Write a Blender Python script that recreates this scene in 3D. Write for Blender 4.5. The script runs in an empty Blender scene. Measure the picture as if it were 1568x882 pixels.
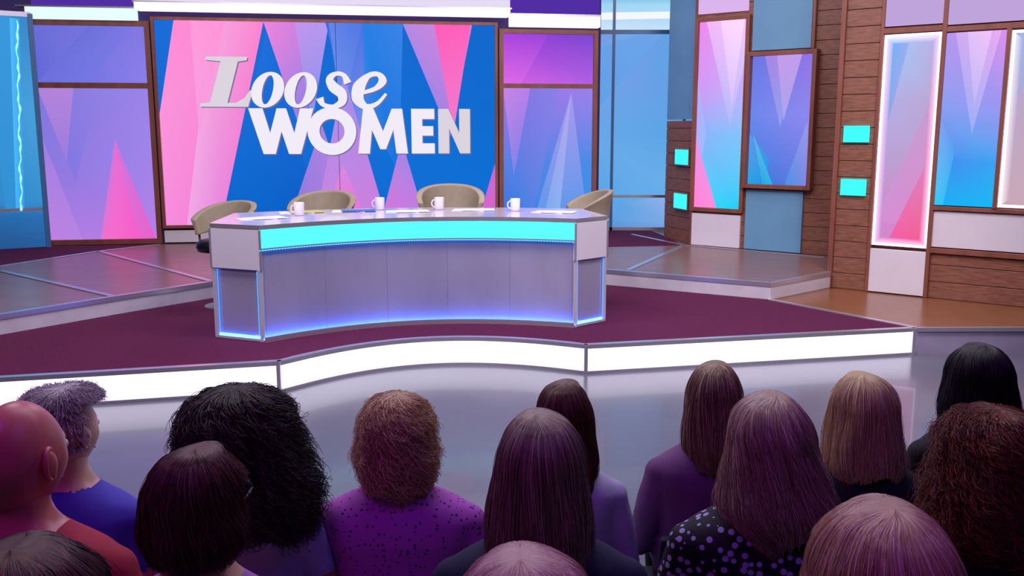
import bpy, bmesh, math, random
from mathutils import Vector, Matrix
random.seed(7)
sc = bpy.context.scene
try:
    sc.view_settings.view_transform = 'Standard'
    sc.view_settings.look = 'None'
except Exception:
    pass

# ------------------------------------------------------------------ helpers
def lin(h):
    h = h.lstrip('#')
    v = [int(h[i:i+2], 16)/255 for i in (0, 2, 4)]
    return tuple((x/12.92 if x <= .04045 else ((x+.055)/1.055)**2.4) for x in v)

def link(o, parent=None):
    sc.collection.objects.link(o)
    if parent is not None:
        o.parent = parent
    return o

def empty(name, loc=(0, 0, 0), rz=0):
    e = bpy.data.objects.new(name, None)
    e.empty_display_size = .1
    e.location = loc
    e.rotation_euler = (0, 0, rz)
    return link(e)

def mat(name, col, rough=.5, metal=0, emis=None, es=0, spec=.5, var=0, scale=10, stretch=(1, 1, 1), bump=0, coat=0):
    m = bpy.data.materials.new(name)
    m.use_nodes = True
    nt = m.node_tree
    b = nt.nodes['Principled BSDF']
    c = lin(col)
    b.inputs['Base Color'].default_value = (*c, 1)
    b.inputs['Roughness'].default_value = rough
    b.inputs['Metallic'].default_value = metal
    b.inputs['Specular IOR Level'].default_value = spec
    b.inputs['Coat Weight'].default_value = coat
    if emis:
        b.inputs['Emission Color'].default_value = (*lin(emis), 1)
        b.inputs['Emission Strength'].default_value = es
    if var or bump:
        tc = nt.nodes.new('ShaderNodeTexCoord')
        mp = nt.nodes.new('ShaderNodeMapping')
        mp.inputs['Scale'].default_value = stretch
        nz = nt.nodes.new('ShaderNodeTexNoise')
        nz.inputs['Scale'].default_value = scale
        nz.inputs['Detail'].default_value = 6
        nt.links.new(tc.outputs['Object'], mp.inputs['Vector'])
        nt.links.new(mp.outputs['Vector'], nz.inputs['Vector'])
        if var:
            r = nt.nodes.new('ShaderNodeValToRGB')
            r.color_ramp.elements[0].position = .3
            r.color_ramp.elements[1].position = .7
            r.color_ramp.elements[0].color = (*[x*(1-var) for x in c], 1)
            r.color_ramp.elements[1].color = (*[min(1, x*(1+var)) for x in c], 1)
            nt.links.new(nz.outputs['Fac'], r.inputs['Fac'])
            nt.links.new(r.outputs['Color'], b.inputs['Base Color'])
        if bump:
            bp = nt.nodes.new('ShaderNodeBump')
            bp.inputs['Strength'].default_value = bump
            bp.inputs['Distance'].default_value = .01
            nt.links.new(nz.outputs['Fac'], bp.inputs['Height'])
            nt.links.new(bp.outputs['Normal'], b.inputs['Normal'])
    return m

def emat(name, col, st=1.0):
    m = bpy.data.materials.new(name)
    m.use_nodes = True
    nt = m.node_tree
    nt.nodes.clear()
    e = nt.nodes.new('ShaderNodeEmission')
    e.inputs['Color'].default_value = (*lin(col), 1)
    e.inputs['Strength'].default_value = st
    o = nt.nodes.new('ShaderNodeOutputMaterial')
    nt.links.new(e.outputs[0], o.inputs[0])
    return m

def vcol_mat(name, st=1.0):
    m = bpy.data.materials.new(name)
    m.use_nodes = True
    nt = m.node_tree
    nt.nodes.clear()
    a = nt.nodes.new('ShaderNodeAttribute')
    a.attribute_name = 'Col'
    e = nt.nodes.new('ShaderNodeEmission')
    e.inputs['Strength'].default_value = st
    o = nt.nodes.new('ShaderNodeOutputMaterial')
    nt.links.new(a.outputs['Color'], e.inputs['Color'])
    nt.links.new(e.outputs[0], o.inputs[0])
    return m

class Frame:
    def __init__(s, O, D):
        L = math.hypot(*D)
        s.O = O
        s.u = (D[0]/L, D[1]/L)
        s.n = (s.u[1], -s.u[0])
    def p(s, u, z, n=0):
        return (s.O[0]+s.u[0]*u+s.n[0]*n, s.O[1]+s.u[1]*u+s.n[1]*n, z)

class MB:
    def __init__(s):
        s.v = []; s.f = []; s.mi = []; s.mats = []; s.smooth = []
    def m(s, mt):
        if mt not in s.mats:
            s.mats.append(mt)
        return s.mats.index(mt)
    def add(s, vs, fs, mt, smooth=False):
        o = len(s.v)
        s.v += [tuple(p) for p in vs]
        k = s.m(mt)
        for f in fs:
            s.f.append([i+o for i in f]); s.mi.append(k); s.smooth.append(smooth)
    def hexa(s, c, mt):
        s.add(c, [(0, 3, 2, 1), (4, 5, 6, 7), (0, 1, 5, 4), (1, 2, 6, 5), (2, 3, 7, 6), (3, 0, 4, 7)], mt)
    def fbox(s, F, u0, u1, z0, z1, n0, n1, mt):
        s.hexa([F.p(u0, z0, n1), F.p(u1, z0, n1), F.p(u1, z0, n0), F.p(u0, z0, n0),
                F.p(u0, z1, n1), F.p(u1, z1, n1), F.p(u1, z1, n0), F.p(u0, z1, n0)], mt)
    def box(s, x0, x1, y0, y1, z0, z1, mt):
        s.hexa([(x0, y0, z0), (x1, y0, z0), (x1, y1, z0), (x0, y1, z0), (x0, y0, z1), (x1, y0, z1), (x1, y1, z1), (x0, y1, z1)], mt)
    def frame(s, F, u0, u1, z0, z1, w, n0, n1, mt):
        s.fbox(F, u0, u0+w, z0, z1, n0, n1, mt)
        s.fbox(F, u1-w, u1, z0, z1, n0, n1, mt)
        s.fbox(F, u0+w, u1-w, z0, z0+w, n0, n1, mt)
        s.fbox(F, u0+w, u1-w, z1-w, z1, n0, n1, mt)
    def planks(s, F, u0, u1, z0, z1, n0, n1, mt, mtg, h=.17):
        s.fbox(F, u0, u1, z0, z1, n0-.02, n0, mtg)
        z = z0
        while z < z1-.01:
            s.fbox(F, u0, u1, z, min(z+h-.006, z1), n0, n1, mt)
            z += h
    def prism(s, pts, z0, z1, mtop, mside=None):
        n = len(pts)
        a = sum(pts[i][0]*pts[(i+1) % n][1]-pts[(i+1) % n][0]*pts[i][1] for i in range(n))
        if a < 0:
            pts = pts[::-1]
        vs = [(x, y, z0) for x, y in pts]+[(x, y, z1) for x, y in pts]
        s.add(vs, [tuple(range(n, 2*n))], mtop)
        s.add(vs, [tuple(range(n-1, -1, -1))]+[(i, (i+1) % n, n+(i+1) % n, n+i) for i in range(n)], mside or mtop)
    def ribbon(s, pts, z0, z1, d0, d1, mt):
        """vertical band along polyline; offsets d0..d1 to the right hand side of travel"""
        n = len(pts)
        nr = []
        for i in range(n):
            a = Vector(pts[max(0, i-1)]); b = Vector(pts[min(n-1, i+1)])
            t = (b-a).normalized()
            nr.append(Vector((t.y, -t.x)))
        for i in range(n-1):
            def q(j, d, z):
                return (pts[j][0]+nr[j].x*d, pts[j][1]+nr[j].y*d, z)
            s.hexa([q(i, d1, z0), q(i+1, d1, z0), q(i+1, d0, z0), q(i, d0, z0),
                    q(i, d1, z1), q(i+1, d1, z1), q(i+1, d0, z1), q(i, d0, z1)], mt)
    def lathe(s, prof, cx, cy, cz, mt, seg=32):
        vs = []
        for r, z in prof:
            for k in range(seg):
                a = 2*math.pi*k/seg
                vs.append((cx+r*math.cos(a), cy+r*math.sin(a), cz+z))
        fs = []
        for i in range(len(prof)-1):
            for k in range(seg):
                fs.append((i*seg+k, i*seg+(k+1) % seg, (i+1)*seg+(k+1) % seg, (i+1)*seg+k))
        s.add(vs, fs, mt, True)
    def tube(s, pts, rad, mt, seg=12):
        pts = [Vector(p) for p in pts]
        if not hasattr(rad, '__len__'):
            rad = [rad]*len(pts)
        vs = []; fs = []
        prev = None
        for i, p in enumerate(pts):
            t = (pts[min(i+1, len(pts)-1)]-pts[max(i-1, 0)]).normalized()
            if prev is None:
                up = Vector((0, 0, 1)) if abs(t.z) < .9 else Vector((1, 0, 0))
                a = t.cross(up).normalized()
            else:
                a = (prev-t*prev.dot(t)).normalized()
            prev = a
            b = t.cross(a)
            for k in range(seg):
                g = 2*math.pi*k/seg
                vs.append(p+(a*math.cos(g)+b*math.sin(g))*rad[i])
        for i in range(len(pts)-1):
            for k in range(seg):
                fs.append((i*seg+k, i*seg+(k+1) % seg, (i+1)*seg+(k+1) % seg, (i+1)*seg+k))
        fs.append(tuple(range(seg-1, -1, -1)))
        fs.append(tuple((len(pts)-1)*seg+k for k in range(seg)))
        s.add(vs, fs, mt, True)
    def ellipsoid(s, c, r, mt, nu=20, nv=12):
        vs = []; fs = []
        for i in range(nv+1):
            th = math.pi*i/nv
            for k in range(nu):
                a = 2*math.pi*k/nu
                vs.append((c[0]+r[0]*math.sin(th)*math.cos(a), c[1]+r[1]*math.sin(th)*math.sin(a), c[2]+r[2]*math.cos(th)))
        for i in range(nv):
            for k in range(nu):
                fs.append((i*nu+k, (i+1)*nu+k, (i+1)*nu+(k+1) % nu, i*nu+(k+1) % nu))
        s.add(vs, fs, mt, True)
    def build(s, name, parent=None, bevel=0, recalc=True):
        me = bpy.data.meshes.new(name)
        me.from_pydata(s.v, [], s.f)
        for mt in s.mats:
            me.materials.append(mt)
        for i, p in enumerate(me.polygons):
            p.material_index = s.mi[i]
            p.use_smooth = s.smooth[i]
        me.update()
        if recalc:
            bm = bmesh.new(); bm.from_mesh(me)
            bmesh.ops.recalc_face_normals(bm, faces=bm.faces)
            bm.to_mesh(me); bm.free()
        o = bpy.data.objects.new(name, me)
        link(o, parent)
        if bevel:
            b = o.modifiers.new('bevel', 'BEVEL'); b.width = bevel; b.segments = 2; b.limit_method = 'ANGLE'
        return o

def graphic(name, F, u0, u1, z0, z1, n, base, polys, parent, m, skew=0):
    """flat illuminated artwork: base = rows (t, left colour, right colour); polys=[(pts,(cols))] in s,t(down)"""
    me = bpy.data.meshes.new(name)
    vs = []; fs = []; cols = []
    def P(s_, t_, k):
        return F.p(u0+(u1-u0)*s_, z1-(z1-z0)*t_, n+k*.0015)
    rows = base
    for i, (t, cl, cr) in enumerate(rows):
        vs += [P(0, t, 0), P(1, t, 0)]
        if i:
            a = 2*(i-1)
            fs.append((a, a+1, a+3, a+2))
            cols.append([rows[i-1][1], rows[i-1][2], cr, cl])
    for k, (pts, cs) in enumerate(polys):
        o = len(vs)
        vs += [P(a, b, k+1) for a, b in pts]
        fs.append(tuple(range(o, o+len(pts))))
        if isinstance(cs, str):
            cs = [cs]*len(pts)
        cols.append(cs)
    me.from_pydata(vs, [], fs)
    ca = me.color_attributes.new('Col', 'FLOAT_COLOR', 'CORNER')
    for p, cs in zip(me.polygons, cols):
        for li, cc in zip(p.loop_indices, cs):
            ca.data[li].color = (*lin(cc), 1)
    me.materials.append(m)
    ob = bpy.data.objects.new(name, me)
    return link(ob, parent)

# ------------------------------------------------------------------ materials
M_art = vcol_mat('backlit_artwork', 1.0)
M_artb = vcol_mat('bright_backlit_artwork', 1.1)
M_frame = mat('brown_timber_frame', '#8a5142', .4, var=.2, scale=8, stretch=(1, 1, .2))
M_wood = mat('walnut_planks', '#8c5a48', .42, var=.32, scale=6, stretch=(1.5, 1.5, 14))
M_gap = mat('plank_gap', '#4c2a20', .9)
M_white = mat('white_gloss_panel', '#e6dde8', .35, var=.03, scale=3)
M_slate = mat('slate_blue_panel', '#6ea2c6', .4, var=.05, scale=3)
M_silver = mat('brushed_aluminium', '#d6d0d8', .3, metal=.75)
M_dark = mat('black_cloth', '#0c0816', .9)
M_cyan = emat('cyan_light', '#3ce8f8', 1.25)
M_glow = emat('white_glow', '#fbeaff', 1.25)
M_glowp = emat('pink_white_glow', '#ffe4ff', 2.6)
M_glowb = emat('blue_white_glow', '#d6ecff', 1.2)
M_strip = emat('stage_edge_light', '#f2eaff', 1.7)
M_carpet = mat('plum_carpet', '#5c2144', .95, var=.22, scale=60, bump=.4, spec=.15)
M_stagewood = mat('polished_wood_floor', '#8c665f', .3, var=.22, scale=4, stretch=(1, 8, 1), spec=.4)
M_stagewood2 = mat('amber_wood_floor', '#8c5838', .28, var=.25, scale=5, stretch=(1, 9, 1), coat=.1)
M_floor = mat('grey_studio_floor', '#6b6a7b', .24, var=.08, scale=1.2, bump=.02, coat=.15)
M_upface = mat('platform_face', '#dcd3de', .4, var=.08, scale=5)
M_lavface = mat('lavender_platform_face', '#a094b2', .4, var=.08, scale=5)

# ------------------------------------------------------------------ room shell
b = MB(); b.box(-11, 9, -4, 17, -.2, 0, M_floor); b.build('floor')
b = MB(); b.box(-11, 9, -4, 17, 6.2, 6.3, M_dark); b.build('ceiling')
M_wallp = mat('studio_wall_paint', '#2a1a52', .9, var=.1)
b = MB(); b.box(-11, 9, 17, 17.1, 0, 6.2, M_wallp); b.build('wall_back')
b = MB(); b.box(-11.1, -11, -4, 17, 0, 6.2, M_wallp); b.build('wall_left')
b = MB(); b.box(9, 9.1, -4, 17, 0, 6.2, M_wallp); b.build('wall_right')
b = MB(); b.box(-11, 9, -4.1, -4, 0, 6.2, M_dark); b.build('wall_front')

# ------------------------------------------------------------------ platforms
def arc(A, B, sag, n=22):
    A = Vector(A); B = Vector(B); d = (B-A).normalized(); nn = Vector((-d.y, d.x))
    return [tuple(A.lerp(B, i/n)+nn*(sag*4*(i/n)*(1-i/n))) for i in range(n+1)]
low_front = [(-7.5, 5.2), (-3.51, 6.22)]+arc((-1.708, 6.68), (.583, 7.21), .53)+[(3.466, 7.857)]
up_front = [(-5.42, 5.76), (-4.227, 7.57), (-3.663, 8.404), (-3.04, 9.26), (-2.55, 9.85), (-1.9, 10.18), (-1.0, 10.36), (0, 10.36), (1.03, 10.11), (2.58, 9.2)]
b = MB()
b.prism([(-5.42, 5.74)]+low_front[1:]+[(2.58, 9.2)]+up_front[::-1][1:], 0, .23, M_carpet, M_lavface)
edge = [(-5.42, 5.735)]+low_front[1:]
b.ribbon(edge, .0, .022, -.02, .03, M_silver)
b.ribbon(edge, .022, .204, -.02, .012, M_strip)
b.ribbon(edge, .204, .236, -.03, .03, M_silver)
b.ribbon([(3.466, 7.857), (2.58, 9.2)], .225, .238, -.03, .03, M_silver)
for p in ((-1.708, 6.68), (.583, 7.21), (3.44, 7.85)):
    b.box(p[0]-.014, p[0]+.014, p[1]-.045, p[1]+.01, 0, .236, M_silver)
b.build('curved_stage_platform')
b = MB()
b.prism([(3.466, 7.857), (6.4, 7.9), (6.4, 9.0), (4.9, 11.0), (3.46, 9.96), (2.58, 9.2)], 0, .228, M_stagewood2, M_lavface)
b.ribbon([(3.47, 7.857), (6.4, 7.9)], .2, .234, -.02, .02, M_silver)
b.build('wooden_stage_platform')
b = MB()
b.prism(up_front+[(3.45, 9.96), (4.8, 11.2), (4.8, 15.2), (-9, 15.2), (-9, 5.7)], 0, .40, M_stagewood, M_upface)
b.ribbon(up_front+[(3.45, 9.96)], .36, .404, -.05, .012, M_silver)
b.ribbon(up_front+[(3.45, 9.96)], .235, .36, -.02, .005, M_upface)
b.prism([(-7.4, 10.0), (-5.73, 10.35), (-5.2, 11.67), (-4.7, 12.4), (-6.05, 12.12), (-7.4, 11.3)], .40, .405, M_carpet)
b.prism([(.6, 11.9), (1.3, 12.15), (2.25, 12.30), (2.24, 12.85), (2.1, 14.18), (.6, 14.18)], .40, .405, M_carpet)
for ln in ([(-5.54, 10.01), (-3.68, 8.45)], [(-7.4, 10.0), (-5.73, 10.35), (-5.2, 11.67), (-4.7, 12.38)], [(1.26, 10.05), (2.27, 12.3)],
           [(1.75, 13.6), (2.27, 12.3), (3.75, 11.1)], [(-5.2, 11.67), (-3.04, 9.3)]):
    b.ribbon(ln, .401, .409, -.03, .03, M_silver)
b.build('raised_stage_platform')

# ------------------------------------------------------------------ back set wall
BW = Frame((-4.69, 12.5), (.988, .153))
M_back = mat('set_backing', '#3c2c6a', .8)
root = empty('scenic_wall_panelling')
b = MB()
b.fbox(BW, -1.55, 6.0, .405, 4.6, -.14, -.01, M_back)
b.frame(BW, -1.49, 0.0, .41, 3.29, .065, -.01, .06, M_frame)
b.fbox(BW, -1.43, -.06, 2.44, 2.51, -.01, .06, M_frame)
b.frame(BW, 4.56, 5.95, .41, 3.27, .06, -.01, .06, M_frame)
b.fbox(BW, 4.62, 5.89, 2.48, 2.54, -.01, .06, M_frame)
b.fbox(BW, .03, 4.53, .42, .58, -.01, .04, M_white)
b.build('timber_framing', root)
graphic('artwork_upper_left', BW, -1.43, -.06, 2.51, 3.23, .005, [(0, '#6a6cd6', '#8378e2'), (1, '#5f68d8', '#8a80ea')],
        [([(0, 1), (.5, 0), (.9, 0), (.45, 1)], ['#6a70dc', '#6e70da', '#7c78e4', '#7278e4'])], root, M_art)
graphic('artwork_lower_left', BW, -1.43, -.06, .47, 2.44, .005,
        [(0, '#8078dc', '#9a84ea'), (.5, '#8a78e0', '#a284ea'), (1, '#b07ce2', '#b880e4')],
        [([(.0, 0), (.32, 0), (.21, .48)], ['#b284d8', '#b484dc', '#9a7ce0']),
         ([(.32, 0), (.55, 0), (.28, .6), (.21, .48)], ['#8c7ce0', '#9080e6', '#8478e2', '#8478e0']),
         ([(0, .3), (.3, 1), (0, 1)], ['#9c80e4', '#b884e4', '#c080e0']),
         ([(.66, .33), (.98, 1), (.47, 1)], ['#c878e0', '#e860cc', '#f070d0']),
         ([(.66, .33), (.82, 1), (.55, 1)], ['#e070d8', '#f85cc8', '#f86ccc'])], root, M_art)
graphic('artwork_upper_right', BW, 4.62, 5.89, 2.54, 3.21, .005, [(0, '#9a3cd8', '#7c48d0'), (1, '#d860e4', '#b060e4')],
        [([(0, 0), (.5, 0), (.2, 1), (0, 1)], ['#a844dc', '#9c44dc', '#d868e8', '#dc68e8'])], root, M_art)
graphic('artwork_lower_right', BW, 4.62, 5.89, .47, 2.48, .005,
        [(0, '#a070e4', '#9a80ea'), (.5, '#5a80e4', '#4a8ce8'), (1, '#2070dc', '#3090e8')],
        [([(.0, 0), (.3, 0), (.12, .6)], ['#c884e8', '#b480e8', '#7c84e8']),
         ([(.3, 0), (.62, 0), (.3, 1), (.12, .6)], ['#8878e4', '#8c80e8', '#3a84e4', '#5080e4']),
         ([(.76, .03), (.98, 1), (.3, 1)], ['#a898ee', '#3c98ea', '#4c98ea']),
         ([(.76, .03), (.62, 1), (.42, 1)], ['#b8a4f0', '#7cb4f0', '#6cacf0'])], root, M_art)

# light coves over the set
root = empty('light_cove_header')
M_lav = emat('lavender_cove', '#e6dcf6', 1.0)
M_lav2 = emat('soft_cove', '#cfc0ea', 1.0)
M_pur = emat('painted_purple_wash', '#5a34b4', .8)  # purple stage light painted as emission on the header boxes
b = MB()
b.fbox(BW, -.12, 4.68, 3.42, 3.50, -.01, .28, M_glow)
b.fbox(BW, -.12, 4.68, 3.515, 3.62, -.01, .26, M_lav)
b.fbox(BW, -.14, 4.70, 3.50, 3.515, -.01, .30, M_silver)
b.fbox(BW, -.12, 4.68, 3.62, 4.3, -.01, .22, M_lav2)
b.fbox(BW, -3.2, -.14, 3.30, 3.43, -.01, .16, M_glowb)
b.fbox(BW, -3.2, -.14, 3.45, 4.3, -.01, .12, M_pur)
b.fbox(BW, -3.2, -.14, 3.43, 3.45, -.01, .2, M_silver)
b.fbox(BW, 4.70, 5.95, 3.30, 3.44, -.01, .16, M_glow)
b.fbox(BW, 4.70, 5.95, 3.46, 4.3, -.01, .12, M_pur)
b.fbox(BW, 4.70, 5.95, 3.44, 3.46, -.01, .2, M_silver)
b.build('cove_boxes', root)

# ------------------------------------------------------------------ video screen with logo
root = empty('video_screen')
b = MB()
b.frame(BW, .02, 4.54, .61, 3.35, .04, -.008, .07, M_frame)
b.build('screen_bezel', root)
scr = [
 ([(.055, 0), (.31, 0), (.16, 1), (0, 1), (0, .45)], ['#ff8cd4', '#fb80d0', '#f07cd8', '#f88cdc', '#fb94dc']),
 ([(.16, 0), (.31, 0), (.16, 1), (.06, 1)], ['#f8a8e0', '#fb84d0', '#e884dc', '#f0a8e8']),
 ([(.10, .0), (.2, 0), (.11, .55)], ['#ff9cdc', '#ff94d8', '#f4a0e2']),
 ([(.315, .05), (.165, 1), (.46, 1)], ['#2070dc', '#0868cc', '#0a5cc4']),
 ([(.31, 0), (.49, 0), (.41, .55)], ['#ee84dc', '#b880e4', '#8080e4']),
 ([(.40, 0), (.50, 0), (.44, .5)], ['#c494ec', '#b498f0', '#8090ec']),
 ([(.49, 0), (.72, 0), (.58, .62)], ['#3c6ee0', '#5878e4', '#7890ec']),
 ([(.50, .0), (.60, 0), (.53, .45)], ['#6484ea', '#5078e4', '#7090ec']),
 ([(.60, .0), (.72, 0), (.70, .75), (.60, .4)], ['#2a80e4', '#3a84e8', '#1474dc', '#3c84e8']),
 ([(.47, .5), (.56, 1), (.36, 1)], ['#a884e4', '#c078dc', '#8878dc']),
 ([(.54, .25), (.44, 1), (.66, 1)], ['#a090ec', '#cc84e0', '#d07cdc']),
 ([(.53, .7), (.46, 1), (.60, 1)], ['#d888e4', '#ec74d0', '#e874d4']),
 ([(.71, .58), (.64, 1), (.78, 1)], ['#9c88e8', '#dc74d8', '#c878e0']),
 ([(.72, 0), (.93, 0), (.86, .56)], ['#b48ae4', '#e080d8', '#a080e4']),
 ([(.815, 0), (.925, 0), (.87, .54)], ['#ff5cb8', '#ff62bc', '#f07cd0']),
 ([(1, .7), (.945, 1), (1, 1)], ['#c06cd8', '#e060c8', '#e060c8']),
]
graphic('display', BW, .06, 4.50, .65, 3.31, .03, [(0, '#1c6cd8', '#1468cc'), (1, '#0c64cc', '#0c70d4')], scr, root, M_art)
b = MB(); b.fbox(BW, 2.36, 2.366, .65, 3.31, .054, .058, M_dark); b.build('panel_seam', root)

def lg(x, y):
    return (.06+(x-250)/507*4.43, 3.345-(y-31)/300*2.58)
def logo_poly(b, pts, mt, n0=.062, n1=.08):
    k = len(pts)
    P = [lg(*p) for p in pts]
    vs = [BW.p(u, z, n0) for u, z in P]+[BW.p(u, z, n1) for u, z in P]
    b.add(vs, [tuple(range(k, 2*k))]+[(i, (i+1) % k, k+(i+1) % k, k+i) for i in range(k)], mt)
def logo_ring(b, cx, cy, rx, ry, ix, iy, sl, mt, N=40, n0=.062, n1=.08):
    P = []
    for k in range(N):
        a = 2*math.pi*k/N
        P.append(((cx+rx*math.cos(a)-sl*ry*math.sin(a), cy+ry*math.sin(a)), (cx+ix*math.cos(a)-sl*iy*math.sin(a), cy+iy*math.sin(a))))
    for k in range(N):
        a, c_ = P[k]; d, e = P[(k+1) % N]
        logo_poly(b, [a, d, e, c_], mt, n0, n1)
def logo_stroke(b, pts, w, mt, sub=5, n0=.062, n1=.08):
    Q = []
    n = len(pts)
    for i in range(n-1):
        p0 = Vector(pts[max(i-1, 0)]); p1 = Vector(pts[i]); p2 = Vector(pts[i+1]); p3 = Vector(pts[min(i+2, n-1)])
        for j in range(sub):
            t = j/sub
            q = .5*((2*p1)+(p2-p0)*t+(2*p0-5*p1+4*p2-p3)*t*t+(3*p1-p0-3*p2+p3)*t**3)
            Q.append((q, w[i]*(1-t)+w[i+1]*t))
    Q.append((Vector(pts[-1]), w[-1]))
    E = []
    for i, (q, ww) in enumerate(Q):
        t = (Q[min(i+1, len(Q)-1)][0]-Q[max(i-1, 0)][0]).normalized()
        nn = Vector((-t.y, t.x))*ww/2
        E.append((tuple(q+nn), tuple(q-nn)))
    for i in range(len(E)-1):
        logo_poly(b, [E[i][0], E[i+1][0], E[i+1][1], E[i][1]], mt, n0, n1)
M_lw = emat('logo_white', '#f1ecf8', 1.0)
M_lg = emat('logo_silver', '#dcd4de', 1.0)
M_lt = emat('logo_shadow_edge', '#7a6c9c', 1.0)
W_ = [(380, 165), (401, 165), (411, 203), (422, 165), (436, 165), (447, 203), (457, 165), (477, 165), (456, 235), (438, 235), (428, 200), (418, 235), (400, 235)]
Mm = [(543, 235), (552, 165), (568, 165), (582, 200), (596, 165), (612, 165), (620, 235), (602, 235), (598, 198), (586, 228), (577, 228), (565, 198), (561, 235)]
E_ = [(626, 165), (662, 165), (662, 181), (643, 181), (643, 192), (660, 192), (660, 207), (643, 207), (643, 219), (662, 219), (662, 235), (626, 235)]
N_ = [(668, 235), (668, 165), (684, 165), (701, 203), (701, 165), (718, 165), (718, 235), (702, 235), (685, 196), (685, 235)]
L_ = [(322, 88), (382, 88), (381, 93), (368, 95), (350, 157), (362, 157), (375, 150), (384, 138), (388, 138), (380, 163), (310, 163), (311, 158), (325, 156), (343, 95), (321, 93)]
S_pts = [(530, 126), (524, 114), (512, 112), (503, 120), (508, 132), (520, 142), (520, 155), (507, 162), (492, 159), (487, 149)]
S_w = [12, 7, 6, 11, 16, 16, 12, 6, 7, 12]
E_pts = [(551, 141), (572, 134), (583, 122), (576, 112), (561, 115), (547, 132), (545, 150), (557, 162), (574, 157), (588, 142)]
E_w = [5, 7, 13, 7, 8, 19, 18, 9, 6, 4]
b = MB()
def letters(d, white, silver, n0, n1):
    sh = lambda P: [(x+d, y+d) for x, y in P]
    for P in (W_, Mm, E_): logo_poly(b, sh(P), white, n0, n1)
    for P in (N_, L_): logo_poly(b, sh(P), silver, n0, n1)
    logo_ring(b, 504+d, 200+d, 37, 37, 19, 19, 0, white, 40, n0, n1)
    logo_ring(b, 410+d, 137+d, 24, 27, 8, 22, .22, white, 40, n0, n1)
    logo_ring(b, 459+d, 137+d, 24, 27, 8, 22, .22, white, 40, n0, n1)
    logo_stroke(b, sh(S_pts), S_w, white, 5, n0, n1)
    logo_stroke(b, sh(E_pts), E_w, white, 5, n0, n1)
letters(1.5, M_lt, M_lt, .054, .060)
letters(0, M_lw, M_lg, .063, .08)
b.build('logo_lettering', root)

# ------------------------------------------------------------------ glass columns
GL = Frame((1.0, 14.2), (1, 0))
root = empty('glass_light_column')
graphic('glass_panes', GL, .1, 1.75, .4, 3.34, 0, [(0, '#7c9ce8', '#58a4e4'), (.5, '#68a8e8', '#58a4e4'), (.85, '#58a4e4', '#68b0ec'), (1, '#4c90d4', '#7ca4e4')],
        [([(0, .1), (.35, 0), (.7, 0), (.0, .45)], ['#68a0e8', '#7cace8', '#6ca4e8', '#60a0e6']),
         ([(.3, .86), (1, .80), (1, .98), (.3, .95)], ['#5ca4e4', '#a8b8f0', '#8cace8', '#60a0e4'])], root, M_art)
graphic('glass_head', GL, .1, 1.75, 3.36, 3.9, 0, [(0, '#58a8dc', '#68b4e4'), (.35, '#a0d4f4', '#a8dcf8'), (1, '#d0e6fc', '#c4e0fa')],
        [([(0, .55), (1, .5), (1, .68), (0, .74)], '#f4f8ff')], root, M_art)
M_mull = mat('blue_mullion', '#4c7aac', .35)
b = MB()
for u in (.14, .48, 1.55):
    b.fbox(GL, u, u+.04, .405, 3.9, .0, .05, M_mull)
b.fbox(GL, .1, 1.75, 3.30, 3.36, 0, .04, M_mull)
b.fbox(GL, .1, 1.75, .90, .94, 0, .05, M_silver)
b.fbox(GL, .1, 1.75, .405, .45, 0, .05, M_silver)
b.fbox(GL, .05, 1.8, .405, 4.2, -.1, -.01, M_back)
b.build('column_mullions', root)

LG = Frame((-6.7, 11.75), (.65, .39))
root = empty('neon_glass_column')
graphic('glass_panes', LG, -1.2, .74, .405, 3.34, 0, [(0, '#2470b4', '#3c88c8'), (.4, '#2a80c4', '#48a0dc'), (.8, '#2070b4', '#3890d0'), (.86, '#1c5490', '#2c70b4'), (1, '#183e6c', '#2a5c9c')],
        [([(.74, 0), (.90, 0), (.87, .84), (.77, .84)], ['#3898dc', '#3c98dc', '#3490d4', '#3490d4']),
         ([(.89, .02), (.945, .02), (.88, .84), (.83, .84)], ['#50c0fc', '#3ca4ec', '#3c9ce4', '#48b8f8'])], root, M_art)
b = MB()
b.fbox(LG, -1.2, .76, .88, .92, 0, .05, M_silver)
b.fbox(LG, .72, .78, .405, 3.34, 0, .07, M_mull)
b.fbox(LG, .14, .19, .405, 3.34, 0, .07, M_mull)
b.fbox(LG, -1.2, .76, 3.30, 3.36, 0, .06, M_silver)
b.fbox(LG, -1.25, .78, .405, 4.2, -.1, -.01, M_back)
b.build('column_mullions', root)
M_neon = emat('neon_tube', '#8ce4ff', 1.7)
b = MB()
pp = []
for i in range(160):
    t = i/159
    pp.append(LG.p(.60-.13*t+.006*math.sin(i*.45)+.008*math.sin(i*.19), 3.25-t*2.36, .05))
b.tube(pp, [.005+.010*abs(math.sin(i*.37)*math.sin(i*.11)) for i in range(160)], M_neon, 8)
b.build('neon_tube', root)

# ------------------------------------------------------------------ right set walls
R0 = Frame((2.27, 12.88), (.146, -.52))
R1 = Frame((2.416, 12.36), (1.17, -.91))
R2 = Frame((3.46, 9.96), (1.457, -1.14))
root = empty('timber_scenic_wall')
b = MB()
b.planks(R0, -.35, .52, .405, 2.03, 0, .02, M_wood, M_gap)
b.fbox(R0, -.35, .52, 2.05, 4.4, -.02, .02, M_slate)
b.fbox(R0, .50, .56, .405, 4.4, -.02, .06, M_frame)
b.planks(R1, -.02, 2.2, .405, 4.4, 0, .02, M_wood, M_gap)
b.frame(R1, -.04, .70, .86, 3.31, .05, .02, .08, M_frame)
b.fbox(R1, -.02, .66, 3.36, 4.4, .02, .05, emat('lavender_panel', '#dcb4ee', 1.0))
b.fbox(R1, -.01, .67, .41, .83, .02, .06, M_white)
b.fbox(R1, .73, 1.47, 2.87, 4.4, .02, .05, M_slate)
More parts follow.
